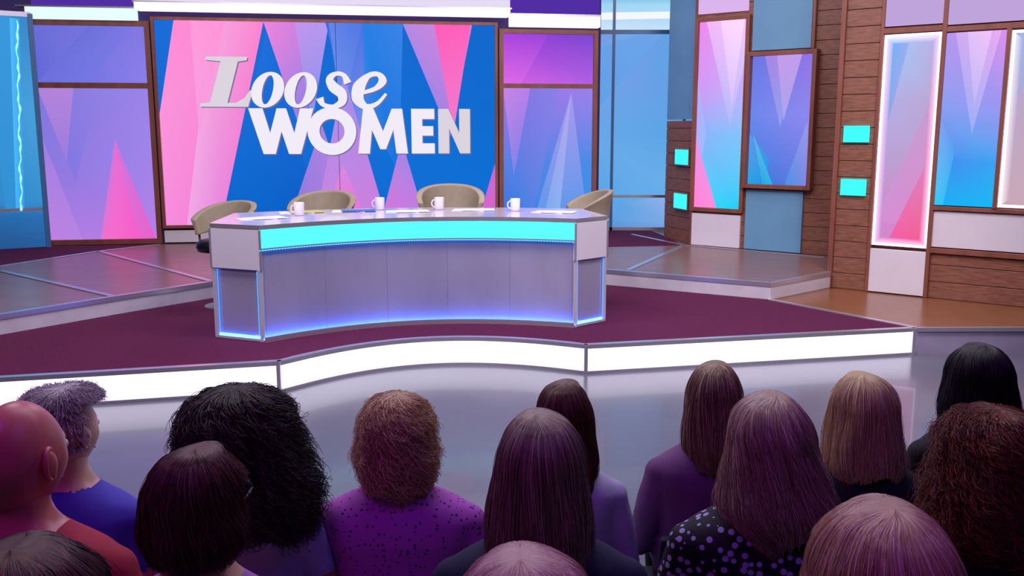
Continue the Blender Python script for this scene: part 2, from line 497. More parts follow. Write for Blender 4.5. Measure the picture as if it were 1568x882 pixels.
b.fbox(R1, .73, 1.47, .41, 1.17, .02, .05, M_slate)
b.fbox(R1, 1.48, 1.52, 2.86, 4.4, .02, .07, M_frame)
b.frame(R1, .70, 1.58, 1.19, 2.85, .05, .02, .14, M_frame)
b.build('planked_wall', root, .003)
graphic('tall_artwork', R1, .01, .65, .91, 3.26, .04,
        [(0, '#e484e4', '#f09cec'), (.35, '#c894ee', '#c0a8f0'), (.6, '#84acf0', '#7cbcf2'), (1, '#30d4f2', '#18c8f0')],
        [([(.15, 0), (1, 0), (1, .2), (.72, .55)], ['#ecb0ee', '#ecc0f4', '#d8bcf4', '#a8b4f0']),
         ([(.45, 0), (.95, 0), (.75, .45)], ['#f4ccf6', '#f8d4f8', '#ccb8f4']),
         ([(0, .3), (.22, .6), (0, .95)], ['#b8a0ee', '#90b8f2', '#a8a8ec']),
         ([(0, .62), (.5, 1), (0, 1)], ['#dc90e0', '#f088d4', '#fc7ccc'])], root, M_artb)
graphic('framed_artwork', R1, .75, 1.53, 1.24, 2.80, .05,
        [(0, '#6c78e4', '#9474e4'), (.45, '#6c88ee', '#9088ee'), (1, '#0c7cdc', '#6478e0')],
        [([(.2, 0), (.75, 0), (.5, .55)], ['#a488e4', '#b488e6', '#90a0ee']),
         ([(.4, 0), (.8, 0), (.55, .5)], ['#c49cec', '#c49cec', '#a8a4f0']),
         ([(0, .6), (.35, .8), (.3, 1), (0, 1)], ['#6098ec', '#3098e4', '#1c98e0', '#24a4e4']),
         ([(.06, .6), (.42, 1), (.25, 1)], ['#60b8ee', '#2cb4e8', '#28a8e4']),
         ([(.94, .5), (1, 1), (.62, 1)], ['#9c98ec', '#7c88e4', '#4890e4'])], root, M_art)
b = MB()
for z in (1.45, .86):
    b.fbox(R0, .04, .42, z, z+.2, .02, .07, M_cyan)
    b.frame(R0, .02, .44, z-.02, z+.22, .02, .02, .06, M_wood)
b.build('cyan_light_boxes', root)

root = empty('planked_scenic_wall')
M_lavp = emat('dusky_lavender_panel', '#c4a8e0', .95)
b = MB()
b.fbox(R2, -.04, 2.6, .232, 4.2, -.12, -.022, M_gap)
b.planks(R2, 0, .37, .232, 4.2, 0, .02, M_wood, M_gap)
b.fbox(R2, -.05, .0, .232, 4.2, -.12, .05, M_frame)
b.fbox(R2, .36, .39, .232, 4.2, 0, .06, M_frame)
b.fbox(R2, .94, .98, .232, 4.2, 0, .06, M_frame)
b.fbox(R2, .39, .94, 2.86, 2.91, 0, .06, M_frame)
b.fbox(R2, .98, 2.6, 2.84, 2.89, 0, .06, M_frame)
b.fbox(R2, .98, 2.6, 1.12, 1.16, 0, .06, M_frame)
b.fbox(R2, .98, 2.6, .69, .74, 0, .06, M_frame)
b.fbox(R2, 1.51, 1.55, 1.16, 2.84, 0, .07, M_frame)
b.fbox(R2, .39, .94, .24, .69, 0, .05, M_white)
b.fbox(R2, .39, .94, 2.93, 3.9, 0, .03, M_lavp)
b.fbox(R2, .98, 2.6, 2.91, 3.9, 0, .03, M_lavp)
b.fbox(R2, .98, 2.6, .75, 1.11, 0, .03, M_white)
b.planks(R2, .98, 2.6, .232, .68, 0, .02, M_wood, M_gap)
b.build('planked_wall', root, .003)
graphic('glow_artwork_tall', R2, .42, .92, .75, 2.82, .03,
        [(0, '#9cc4f4', '#b4a8dc'), (.3, '#aca8dc', '#b4a0cc'), (.6, '#b498cc', '#b898c4'), (1, '#c884c4', '#d870b8')],
        [([(0, 0), (.45, 0), (0, .55)], ['#58acf4', '#98a8e4', '#849ce0']),
         ([(1, .25), (1, .9), (.1, .9), (.05, .85)], ['#bc98c8', '#d484c0', '#cc88cc', '#c890c8']),
         ([(1, .55), (1, 1), (.25, 1)], ['#d080b8', '#ec5880', '#ec58a0']),
         ([(0, 0), (.12, .03), (.12, .97), (0, 1)], ['#eedcfc', '#a4b4e8', '#c488cc', '#fcd0f4']),
         ([(1, 0), (.88, .03), (.88, .97), (1, 1)], ['#f4dcfc', '#b4a8d8', '#e460a0', '#fcc8ec']),
         ([(0, 1), (.12, .97), (.88, .97), (1, 1)], ['#fcd8f8', '#d084c8', '#e860a8', '#fcd0f0']),
         ([(0, 0), (.12, .03), (.88, .03), (1, 0)], ['#eef0ff', '#8cbcf4', '#b4acdc', '#f4e4ff'])], root, M_artb)
graphic('artwork_blue', R2, .98, 1.51, 1.17, 2.83, .03,
        [(0, '#b090e4', '#d48ce4'), (.4, '#8898e8', '#9890e8'), (.75, '#3c88e4', '#389ce8'), (1, '#18a8ea', '#14b0ec')],
        [([(.15, 0), (.9, 0), (.55, .58)], ['#c8a4e8', '#e0a4e8', '#90a8ec']),
         ([(.35, 0), (.75, 0), (.55, .42)], ['#dcb8f0', '#e8bcf0', '#b4b0ee']),
         ([(0, .5), (.3, .65), (.15, 1), (0, 1)], ['#7c98e8', '#4c98e8', '#30bcec', '#30c0ee'])], root, M_artb)
graphic('glow_artwork_edge', R2, 1.58, 2.2, 1.2, 2.79, .03,
        [(0, '#b4b0dc', '#b8a4cc'), (.5, '#c0a8c4', '#bca0bc'), (1, '#c8a8b8', '#cca8b8')],
        [([(0, 0), (.4, 0), (0, .5)], ['#98bcf0', '#a8acdc', '#b0a8d0']),
         ([(0, 0), (.10, .03), (.10, .97), (0, 1)], ['#f0ecff', '#a8b4e4', '#c8a8bc', '#fce8f4'])], root, M_art)
b = MB()
b.frame(R2, .40, .94, .73, 2.845, .022, .03, .05, M_glowp)
b.frame(R2, 1.555, 2.22, 1.175, 2.82, .026, .03, .05, M_glowp)
for z in (1.78, 1.23):
    b.fbox(R2, .045, .30, z, z+.17, .02, .06, M_cyan)
b.build('illuminated_edges', root)
b = MB()
RR = Frame((3.48, 9.99), (.42, 1.12))
b.fbox(RR, 0.02, 1.25, .405, 4.2, 0.02, .08, M_gap)
b.build('return_wall', root)

# ------------------------------------------------------------------ desk
root = empty('curved_presenter_desk')
M_desktop = mat('desk_top_gloss', '#dcd2e6', .16, coat=.4)
M_deskwhite = mat('desk_white_panel', '#dfd6e4', .35)
M_frost = mat('frosted_acrylic', '#b6aecb', .2, var=.13, scale=1.0, stretch=(1.6, 1.6, .7), coat=.5)  # stretched tone variation imitates blurred reflections in the acrylic
b_ = M_frost.node_tree.nodes['Principled BSDF']
b_.inputs['Transmission Weight'].default_value = .3
b_.inputs['Coat Roughness'].default_value = .22
M_blueled = emat('blue_led', '#3a86ff', 2.6)
M_blueled2 = emat('blue_led_channel', '#2a6cff', 22.0)
M_inner = emat('added_interior_glow', '#8aa0ff', 3.0)  # unseen glowing strip added behind the frosted panel to light it
M_cyanband = emat('cyan_desk_band', '#56ecfc', 1.25)
M_clear = mat('edge_acrylic', '#dcd8e8', .15, metal=.4)
M_core = mat('desk_core', '#a096c0', .8, var=.2, scale=1.3, stretch=(2, 2, .4))
PL = (-1.975, 7.28); PR = (.538, 7.857)
fa = arc(PL, PR, .43, 30)
ba = arc((-2.5, 8.4), (.66, 8.86), .38, 24)
OL = (-2.425, 7.47); OR = (.835, 8.136)
b = MB()
top = fa+[OR]+ba[::-1]+[OL]
b.prism(top, 1.135, 1.168, M_desktop, M_silver)
b.build('desk_top', root)
b = MB()
b.ribbon(fa, .985, 1.13, -.03, -.005, M_cyanband)
b.ribbon(fa, .967, .974, -.03, .002, M_blueled)
b.ribbon(fa, .976, .986, -.03, .012, M_silver)
for i in range(len(fa)-1):          # dotted LED row under the lip
    for t in (.0, .25, .5, .75):
        x = fa[i][0]*(1-t)+fa[i+1][0]*t; y = fa[i][1]*(1-t)+fa[i+1][1]*t
        b.box(x-.004, x+.004, y-.016, y-.008, .966, .974, M_cyanband)
b.build('cyan_light_band', root)
b = MB()
for i in range(0, 30, 6):
    b.ribbon(fa[i:i+7], .262, .965, -.05, -.035, M_frost)
b.ribbon(fa, .262, .965, -.22, -.20, M_core)
b.ribbon(fa, .262, .275, -.14, -.10, M_inner)
b.build('frosted_front_panel', root)
b = MB()
b.ribbon(fa, .232, .252, -.06, .02, M_silver)
b.ribbon(fa, .252, .274, .008, .02, M_silver)
b.ribbon(fa, .252, .262, -.030, .004, M_blueled2)
b.build('base_rail', root)
def pillar(A, Bp, back, name):
    b = MB()
    bx, by = back
    A2 = (A[0]+bx, A[1]+by); B2 = (Bp[0]+bx, Bp[1]+by)
    q = [A, Bp, B2, A2]
    b.prism(q, .81, 1.132, M_deskwhite)
    cx = sum(p[0] for p in q)/4; cy = sum(p[1] for p in q)/4
    q2 = [(cx+(p[0]-cx)*.88, cy+(p[1]-cy)*.88) for p in q]
    b.prism(q2, .27, .805, M_frost)
    q4 = [(cx+(p[0]-cx)*.5, cy+(p[1]-cy)*.5) for p in q]
    b.prism(q4, .275, .80, M_core)
    for p in q:
        d = Vector((cx-p[0], cy-p[1])).normalized()*.025
        b.box(p[0]+d.x-.018, p[0]+d.x+.018, p[1]+d.y-.018, p[1]+d.y+.018, .232, .81, M_clear)
    for p in q[:2]:
        b.box(p[0]-.009, p[0]+.009, p[1]-.009, p[1]+.009, .81, 1.134, M_silver)
    b.prism([(cx+(p[0]-cx)*.99, cy+(p[1]-cy)*.99) for p in q], .232, .255, M_clear)
    q3 = [(cx+(p[0]-cx)*.93, cy+(p[1]-cy)*.93) for p in q]
    b.prism(q3, .256, .264, M_blueled2)
    for i, j in ((0, 1), (1, 0), (1, 2)):
        a = Vector(q3[i]); c_ = Vector(q3[j])
        p = a.lerp(c_, .07)
        b.box(p.x-.003, p.x+.003, p.y-.003, p.y+.003, .266, .80, M_blueled)
    b.build(name, root, .003)
pillar(PL, OL, (-.03, .62), 'left_pedestal')
pillar(PR, OR, (-.2, .5), 'right_pedestal')

# ------------------------------------------------------------------ chairs
M_tan = mat('beige_leather', '#a2937c', .5, var=.06, scale=12, bump=.05)
M_black = mat('black_vinyl', '#120e18', .4)
def swivel_chair(loc, rz, zt):
    r = empty('swivel_chair', loc, rz+math.pi)
    zs = zt-.42
    b = MB()
    N = 36; vs = []; rows = 10
    A = math.radians(108)
    for i in range(N+1):
        a = -A+2*A*i/N
        f = abs(a)/A
        topz = zt-.17*f**2.2
        botz = zs+.10+.06*(1-f)
        for j in range(rows*2+2):
            if j <= rows:
                t = j/rows; rr = .305+.045*t-.01*math.sin(t*math.pi); z = botz+(topz-botz)*t
            else:
                t = 1-(j-rows-1)/rows; rr = .252+.035*t; z = botz+(topz-botz)*t
                if t > .95: z -= .004
            vs.append((rr*math.sin(a), -rr*math.cos(a)*.88, z))
    m = rows*2+2
    fs = []
    for i in range(N):
        for j in range(m):
            fs.append((i*m+j, (i+1)*m+j, (i+1)*m+(j+1) % m, i*m+(j+1) % m))
    fs.append(tuple(range(m))); fs.append(tuple(N*m+j for j in range(m-1, -1, -1)))
    b.add(vs, fs, M_tan, True)
    b.build('curved_backrest', r, .016)
    b = MB()
    b.lathe([(0, zs+.065), (.20, zs+.065), (.24, zs+.045), (.25, zs), (.235, zs-.04), (.1, zs-.06), (0, zs-.06)], 0, 0, 0, M_black)
    for a in (-100, -60, 0, 60, 100):
        a = math.radians(a)
        b.tube([(.2*math.sin(a), -.2*math.cos(a)*.88, zs-.02), (.27*math.sin(a), -.27*math.cos(a)*.88, zs+.02), (.28*math.sin(a), -.28*math.cos(a)*.88, zs+.14)], .011, M_black, 8)
    b.build('seat_cushion', r)
    b = MB()
    b.lathe([(.0, 0), (.2, 0), (.2, .012), (.05, .03), (.03, .06), (.03, zs-.06), (.07, zs-.055)], 0, 0, 0, M_silver)
    b.build('pedestal_base', r)
swivel_chair((-2.76, 8.88, .23), math.radians(-30), 1.0)
swivel_chair((-1.90, 9.32, .23), math.radians(-12), 1.07)
swivel_chair((-.62, 9.45, .23), math.radians(6), 1.13)
swivel_chair((.70, 9.32, .23), math.radians(-80), 1.09)

# ------------------------------------------------------------------ desk items
M_mug = mat('white_ceramic', '#f4f0f6', .2, coat=.4)
M_coffee = mat('tea', '#3a1c10', .2)
def mug(x, y, rz):
    r = empty('coffee_mug', (x, y, 1.1685), rz)
    b = MB()
    b.lathe([(0, .002), (.036, .002), (.041, .008), (.044, .05), (.046, .112), (.0445, .115), (.042, .112), (.040, .05), (.038, .012), (0, .011)], 0, 0, 0, M_mug, 32)
    b.lathe([(0, .09), (.0405, .09)], 0, 0, 0, M_coffee)
    pts = [(.041+.030*math.sin(t), 0, .058+.034*math.cos(t)) for t in [math.pi*i/12 for i in range(13)]]
    b.tube(pts, .0065, M_mug, 10)
    b.build('mug_body', r)
mug(-1.857, 8.15, math.pi); mug(-1.237, 8.75, math.pi); mug(-.683, 8.78, math.pi); mug(.03, 8.62, math.pi)
M_paper = mat('paper', '#efeaf2', .7, var=.05, scale=30)
M_bluecard = mat('blue_card', '#2a6ac0', .5)
M_yellow = mat('yellow_paper', '#c8bc70', .6)
def papers(x, y, rz, m2=None):
    r = empty('script_papers', (x, y, 1.168), rz)
    b = MB()
    b.box(-.15, .15, -.105, .105, .0005, .004, M_paper)
    b2 = MB()
    b2.hexa([(-.05, -.13, .0045), (.25, -.09, .0045), (.22, .12, .0045), (-.08, .08, .0045), (-.05, -.13, .008), (.25, -.09, .008), (.22, .12, .008), (-.08, .08, .008)], m2 or M_paper)
    b.build('sheet_stack', r); b2.build('loose_sheet', r)
papers(-2.15, 7.85, .5); papers(-1.95, 8.45, .3, M_yellow); papers(-1.5, 8.6, .1, M_bluecard)
papers(-.4, 8.72, -.1); papers(.35, 8.5, -.4); papers(-1.0, 8.55, .1)

# ------------------------------------------------------------------ people
def skin_mat(name, c):
    m = mat(name, c, .38, var=.06, scale=20)
    m.node_tree.nodes['Principled BSDF'].inputs['Subsurface Weight'].default_value = .08
    return m
SK = skin_mat('skin_light', '#d9a58c'); SKP = skin_mat('skin_pink', '#dc7c78'); SKD = skin_mat('skin_tan', '#b98263')
M_eye = mat('eye_white', '#f0ecec', .2); M_iris = mat('iris', '#2c3c50', .2); M_lip = mat('lips', '#b05a5a', .4)
M_trous = mat('dark_trousers', '#181624', .85, var=.1); M_shoe = mat('black_shoe', '#0e0c10', .4)

def remeshed(b, name, vox, mats, classify, smooth=6):
    me = bpy.data.meshes.new(name); me.from_pydata(b.v, [], b.f)
    o = bpy.data.objects.new(name+'_tmp', me); sc.collection.objects.link(o)
    r = o.modifiers.new('r', 'REMESH'); r.mode = 'VOXEL'; r.voxel_size = vox
    s = o.modifiers.new('s', 'SMOOTH'); s.iterations = smooth; s.factor = .5
    dg = bpy.context.evaluated_depsgraph_get()
    ev = o.evaluated_get(dg)
    m2 = bpy.data.meshes.new_from_object(ev)
    bpy.data.objects.remove(o); bpy.data.meshes.remove(me)
    m2.name = name
    m2.materials.clear()
    for mt in mats: m2.materials.append(mt)
    for p in m2.polygons:
        p.use_smooth = True
        p.material_index = classify(p.center) if classify else 0
    return m2

# head (origin at head centre; face towards +Y), height .23
def head_mesh():
    vs = []; fs = []; nu, nv = 48, 36
    for i in range(nv+1):
        th = math.pi*i/nv
        for k in range(nu):
            a = 2*math.pi*k/nu
            x = math.sin(th)*math.cos(a); y = math.sin(th)*math.sin(a); z = math.cos(th)
            jaw = max(0, -z)
            X = x*.076*(1-.38*jaw**1.5); Y = y*.097; Z = z*.117
            if y < 0: Y *= (1-.22*jaw)
            if y > 0:
                Y *= (1-.10*abs(z)**2)
                nose = math.exp(-(X/.011)**2)*math.exp(-((Z+.022)/.022)**2)*.022 + math.exp(-(X/.008)**2)*math.exp(-((Z-.0)/.03)**2)*.008
                eyes = -(math.exp(-((abs(X)-.031)/.014)**2)*math.exp(-((Z-.008)/.012)**2))*.010
                brow = math.exp(-((Z-.03)/.01)**2)*math.exp(-((abs(X)-.03)/.025)**2)*.004
                lips = math.exp(-(X/.022)**2)*(math.exp(-((Z+.057)/.006)**2)+math.exp(-((Z+.069)/.006)**2))*.005
                chin = math.exp(-(X/.02)**2)*math.exp(-((Z+.1)/.014)**2)*.008
                cheek = math.exp(-((abs(X)-.042)/.018)**2)*math.exp(-((Z+.025)/.025)**2)*.005
                Y += (nose+eyes+brow+lips+chin+cheek)*(1 if y > .3 else y/.3)
            vs.append((X, Y, Z))
    for i in range(nv):
        for k in range(nu):
            fs.append((i*nu+k, (i+1)*nu+k, (i+1)*nu+(k+1) % nu, i*nu+(k+1) % nu))
    return vs, fs
HV, HF = head_mesh()
def build_head(name, skin, parent):
    b = MB()
    b.add(HV, HF, skin, True)
    for sx in (-1, 1):
        b.ellipsoid((sx*.031, .082, .008), (.012, .012, .012), M_eye, 14, 8)
        b.ellipsoid((sx*.031, .0925, .008), (.0055, .003, .0055), M_iris, 10, 6)
        pts = []
        for i in range(15):
            t = -1.9+i*3.9/14
            pts.append((sx*(.080+.008*math.cos(t)), -.012-.018*math.cos(t*1.0), .002+.031*math.sin(t)))
        b.tube(pts, [.0048]*15, skin, 8)
        b.ellipsoid((sx*.079, -.008, -.002), (.008, .017, .028), skin, 12, 8)
        b.ellipsoid((sx*.077, -.002, -.028), (.005, .008, .009), skin, 10, 6)
    b.ellipsoid((0, .092, -.0575), (.022, .006, .004), M_lip, 14, 6)
    b.ellipsoid((0, .091, -.068), (.019, .007, .005), M_lip, 14, 6)
    return b.build(name, parent)

# hand: palm + 4 fingers + thumb, relaxed curl, wrist at origin pointing +Y, palm down
hb = MB()
hb.ellipsoid((0, .045, 0), (.038, .05, .014), SK, 20, 12)
hb.tube([(0, -.04, 0), (0, .0, 0), (0, .03, 0)], [.026, .025, .022], SK, 12)
for i, (x, L) in enumerate(((-.029, .062), (-.010, .074), (.010, .070), (.028, .055))):
    p = [(x*.8, .06, .0), (x, .088, .003), (x*1.1, .088+L*.42, -.002), (x*1.12, .088+L*.72, -.014), (x*1.12, .088+L*.9, -.028)]
    hb.tube(p, [.009, .0088, .0082, .0075, .0062], SK, 10)
hb.tube([(.022, .015, -.004), (.044, .038, -.008), (.056, .062, -.014), (.058, .084, -.020)], [.012, .011, .0095, .0075], SK, 10)
hand_me = remeshed(hb, 'hand', .0032, [SK], None, 3)

def body_mesh(Ht, w, top, sleeve, skin, collar):
    zs = Ht-.80
    b = MB()
    S = SK
    rings = [(zs-.01, .15*w, .10, 0), (zs+.05, .18*w, .135, 0), (zs+.12, .182*w, .14, 0), (zs+.22, .16*w, .125, .0), (zs+.33, .165*w, .122, 0), (zs+.41, .18*w, .118, -.01),
             (zs+.455, .19*w, .105, -.012), (zs+.49, .165*w, .088, -.012), (zs+.515, .12*w, .075, -.01), (zs+.54, .075, .064, -.005), (zs+.57, .054, .058, 0), (zs+.64, .052, .056, .0)]
    N = 32; vs = []; fs = []
    for z, rx, ry, yc in rings:
        for k in range(N):
            a = 2*math.pi*k/N
            ca, sa = math.cos(a), math.sin(a)
            e = .82
            vs.append((rx*math.copysign(abs(ca)**e, ca), yc+ry*math.copysign(abs(sa)**e, sa), z))
    for i in range(len(rings)-1):
        for k in range(N):
            fs.append((i*N+k, i*N+(k+1) % N, (i+1)*N+(k+1) % N, (i+1)*N+k))
    fs.append(tuple(range(N-1, -1, -1))); fs.append(tuple((len(rings)-1)*N+k for k in range(N)))
    b.add(vs, fs, S)
    arms = []
    for sx in (-1, 1):
        sh = Vector((sx*.165*w, -.01, zs+.435)); el = Vector((sx*(.175*w+.055), .01, zs+.175)); wr = Vector((sx*.085, .24, zs+.165))
        b.ellipsoid(sh, (.056, .056, .052), S, 16, 10)
        b.tube([sh, sh.lerp(el, .35), sh.lerp(el, .75), el, el.lerp(wr, .15), el.lerp(wr, .6), wr], [.052, .054, .047, .042, .041, .034, .026], S, 14)
        b.ellipsoid(el, (.042, .042, .042), S, 12, 8)
        hip = Vector((sx*.085, .0, zs+.08)); kn = Vector((sx*.105, .36, zs+.075)); an = Vector((sx*.105, .37, .09))
        b.tube([hip, hip.lerp(kn, .5), kn], [.088, .08, .06], S, 16)
        b.ellipsoid(kn, (.06, .06, .06), S, 14, 8)
        b.tube([kn, kn.lerp(an, .35), kn.lerp(an, .8), an], [.056, .055, .04, .037], S, 14)
        b.tube([(an.x, an.y-.05, .045), (an.x, an.y+.02, .05), (an.x*1.05, an.y+.10, .036), (an.x*1.1, an.y+.17, .028)], [.034, .042, .036, .024], S, 12)
        b.ellipsoid((an.x, an.y, .07), (.04, .045, .05), S, 12, 8)
        arms.append((sh, el, wr))
    def seg(p, a, c_):
        d = c_-a; t = max(0, min(1, (p-a).dot(d)/d.length_squared))
        return (p-(a+d*t)).length, t
    def cl(p):
        p = Vector(p)
        if p.z < .10: return 3
        if p.y > .13 or p.z < zs+.10:
            for sh, el, wr in arms:
                d, t = seg(p, el, wr)
                if d < .05 and p.z > zs+.128: return 1 if sleeve < 1+t else 0
            return 2
        for sh, el, wr in arms:
            d, t = seg(p, el, wr)
            if d < .052 and t > .12: return 1 if sleeve < 1+t else 0
            d, t = seg(p, sh, el)
            if d < .062 and t > sleeve: return 1
        if p.z > zs+collar and abs(p.x) < .085: return 1
        return 0
    me = remeshed(b, 'clothed_body', .0115, [top, skin, M_trous, M_shoe], cl, 5)
    return me, arms

def interp(prof, d):
    if d <= prof[0][0]: return prof[0][1:]
    for i in range(len(prof)-1):
        a, c_ = prof[i], prof[i+1]
        if d <= c_[0]:
            t = (d-a[0])/(c_[0]-a[0])
            return tuple(a[j]*(1-t)+c_[j]*t for j in range(1, 4))
    return prof[-1][1:]
def dome(rx, ry, h, yc=-.008, n=16):
    """samples of a slightly flattened skull cap of height h"""
    out = []
    for i in range(n+1):
        a = math.pi/2*i/n
        s_ = math.sin(a)**.86
        out.append((h*(1-math.cos(a)), rx*s_, ry*s_, yc*s_))
    return out

def hair_mat(name, c, c2=None, var=.3, rough=.45):
    m = bpy.data.materials.new(name); m.use_nodes = True
    nt = m.node_tree; b = nt.nodes['Principled BSDF']
    hi = nt.nodes.new('ShaderNodeHairInfo')
    r = nt.nodes.new('ShaderNodeValToRGB')
    cc = lin(c); c2 = lin(c2) if c2 else [min(1, x*(1+var)) for x in cc]
    r.color_ramp.elements[0].color = (*[x*(1-var) for x in cc], 1)
    e = r.color_ramp.elements.new(.6); e.color = (*cc, 1)
    r.color_ramp.elements[-1].color = (*c2, 1)
    nt.links.new(hi.outputs['Random'], r.inputs['Fac'])
    nt.links.new(r.outputs['Color'], b.inputs['Base Color'])
    b.inputs['Roughness'].default_value = rough
    b.inputs['Specular IOR Level'].default_value = .5
    return m

def make_hair(parent, zc, prof, end, col, n=2600, wave=0, freq=40, curl=0, jitter=.1, short=None, rad=.0009, face=2.15, fringe=.075, seed=1, taper=.9, frizz=.01, part=None, dark=.55, flick=0, col2=None, lean=0, spike=0, lock=.03, ragged=.12):
    """zc = top of skull (local). prof: (dz, rx, ry, yc). end = hair length below crown. part = (x offset, length)"""
    rnd = random.Random(seed)
    cc = lin(col)
    px, pl = part if part else (0, .03)
    def lump(ph, dz):
        g = min(1, dz/.06)
        return 1+g*(.028*math.sin(2*ph+seed)+.022*math.sin(5*ph+dz*22+seed*3)+.016*math.sin(9*ph-dz*31+seed))
    def lean_x(dz): return lean*max(0, dz-.05)
    nphi = 64; nz = 30
    vs = []; fs = []
    for i in range(nz+1):
        dz = (end*.88)*(i/nz)**1.9
        rx, ry, yc = interp(prof, dz)
        for k in range(nphi):
            ph = -math.pi+2*math.pi*k/nphi
            q = .93*lump(ph, dz)
            vs.append((rx*q*math.sin(ph)+lean_x(dz), yc-ry*q*math.cos(ph), zc-.004-dz))
    for i in range(nz):
        dz = (end*.88)*((i+.5)/nz)**1.9
        for k in range(nphi):
            ph = abs(-math.pi+2*math.pi*(k+.5)/nphi)
            if ph > face and dz > fringe: continue
            fs.append((i*nphi+k, i*nphi+(k+1) % nphi, (i+1)*nphi+(k+1) % nphi, (i+1)*nphi+k))
    b = MB()
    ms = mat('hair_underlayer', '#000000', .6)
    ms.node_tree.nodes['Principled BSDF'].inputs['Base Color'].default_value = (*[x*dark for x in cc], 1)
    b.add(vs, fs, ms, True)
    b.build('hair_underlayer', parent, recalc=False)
    K = 16
    pos = []; radii = []
    ncl = 300
    clump = [(rnd.uniform(-math.pi, math.pi), rnd.uniform(0, 6.28), rnd.uniform(.98, 1.02), rnd.uniform(.8, 1.2), rnd.random()) for _ in range(ncl)]
    for s_ in range(n):
        c_ = clump[rnd.randrange(ncl)]
        ph = c_[0]+rnd.gauss(0, .06)
        if ph > math.pi: ph -= 2*math.pi
        if ph < -math.pi: ph += 2*math.pi
        E = end*(1-jitter*(.5*c_[4]+.5*rnd.random())**2)*(1+ragged*.35*math.sin(3.1*ph+seed)+ragged*.25*math.sin(7.3*ph+seed*2))
        if abs(ph) > face:
            E = min(E, fringe*rnd.uniform(.8, 1.1))
        if short:
            d0 = end*rnd.random()**1.1
            if rnd.random() < .25: d0 = .03*rnd.random()**2
            if abs(ph) > face: d0 = E*rnd.random()
            d1 = min(d0+short*rnd.uniform(.6, 1.2), E+.015)
        else:
            d0 = .00002 if rnd.random() < .65 else end*.5*rnd.random()**1.5
            d1 = E
            if d0 >= d1: d0 = .0001
        k0 = rnd.uniform(.96, 1.02)*c_[2]
        fz = rnd.gauss(0, frizz)
        if rnd.random() < .035: fz += rnd.uniform(.02, .08)
        p1 = c_[1]+rnd.gauss(0, .35); p2 = rnd.uniform(0, 6.28)
        cr = curl*rnd.uniform(.6, 1.3)
        yl = pl*rnd.uniform(-.3, 1)
        # broad locks that swing sideways towards the ends
        sw = lock*math.sin(4*c_[0]+seed*1.7)+lock*.8*(c_[4]-.5)
        for j in range(K):
            t = j/(K-1)
            dz = d0+(d1-d0)*(t**1.8 if not short else t)
            rx, ry, yc = interp(prof, dz)
            kk = k0*lump(ph, dz)+fz*t
            if short: kk += .03+frizz*2*t+spike*t
            tt = dz/end
            w = wave*min(1, dz/.09)
            phw = ph+w*math.sin(freq*dz*c_[3]+p1)*1.6+sw*tt*tt*2.5
            kk += w*math.cos(freq*dz*c_[3]+p1)*.8
            if flick and t > .75: kk += flick*(t-.75)**2*16*rnd.uniform(.2, 1)
            kk *= 1-(1-taper)*max(0, tt-.7)/.3
            fade = max(0, 1-dz/.02)
            x = rx*kk*math.sin(phw)+px*fade+lean_x(dz)
            y = yc-ry*kk*math.cos(phw)+yl*fade
            z = zc-dz+.003-.004*fade
            if cr:
                x += cr*math.cos(p2+t*9)*min(1, t*3); y += cr*math.sin(p2+t*9)*min(1, t*3); z += cr*.8*math.sin(p2*2+t*8)*min(1, t*3)
            if spike: z += spike*.12*t*rnd.uniform(.6, 1)
            pos += [x, y, z]
            radii.append(rad*(1-.5*t))
    hc = bpy.data.hair_curves.new('hair_strands')
    hc.add_curves([K]*n)
    hc.position_data.foreach_set('vector', pos)
    ra = hc.attributes.get('radius') or hc.attributes.new('radius', 'FLOAT', 'POINT')
    ra.data.foreach_set('value', radii)
    hc.materials.append(hair_mat('hair_'+col[1:], col, col2))
    hc.update_tag()
    o = bpy.data.objects.new('hair_strands', hc)
    link(o, parent)

M_seat = mat('audience_seat_fabric', '#1c1838', .85)
def aud_chair(x, y, zs):
    r = empty('audience_chair', (x, y, 0))
    b = MB()
    b.box(-.22, .22, -.18, .24, zs-.07, zs-.014, M_seat)
    b.hexa([(-.2, -.20, zs), (.2, -.20, zs), (.2, -.165, zs), (-.2, -.165, zs), (-.2, -.24, zs+.3), (.2, -.24, zs+.3), (.2, -.2, zs+.3), (-.2, -.2, zs+.3)], M_seat)
    b.build('seat_and_back', r, .012)
    b = MB()
    for sx in (-.2, .2):
        b.tube([(sx, .21, 0), (sx, .21, zs-.06)], .012, M_silver, 8)
        b.tube([(sx, -.19, 0), (sx, -.19, zs-.06), (sx, -.215, zs+.15)], .012, M_silver, 8)
    b.build('legs', r)

def pattern_mat(name, base, dot, scale, thr, rough=.8):
    m = mat(name, base, rough)
    nt = m.node_tree; b = nt.nodes['Principled BSDF']
    tc = nt.nodes.new('ShaderNodeTexCoord'); v = nt.nodes.new('ShaderNodeTexVoronoi'); v.inputs['Scale'].default_value = scale
    v.inputs['Randomness'].default_value = .7
    r = nt.nodes.new('ShaderNodeValToRGB')
    r.color_ramp.interpolation = 'CONSTANT'
    r.color_ramp.elements[0].color = (*lin(dot), 1); r.color_ramp.elements[1].color = (*lin(base), 1); r.color_ramp.elements[1].position = thr
    nt.links.new(tc.outputs['Object'], v.inputs['Vector']); nt.links.new(v.outputs['Distance'], r.inputs['Fac']); nt.links.new(r.outputs['Color'], b.inputs['Base Color'])
    return m

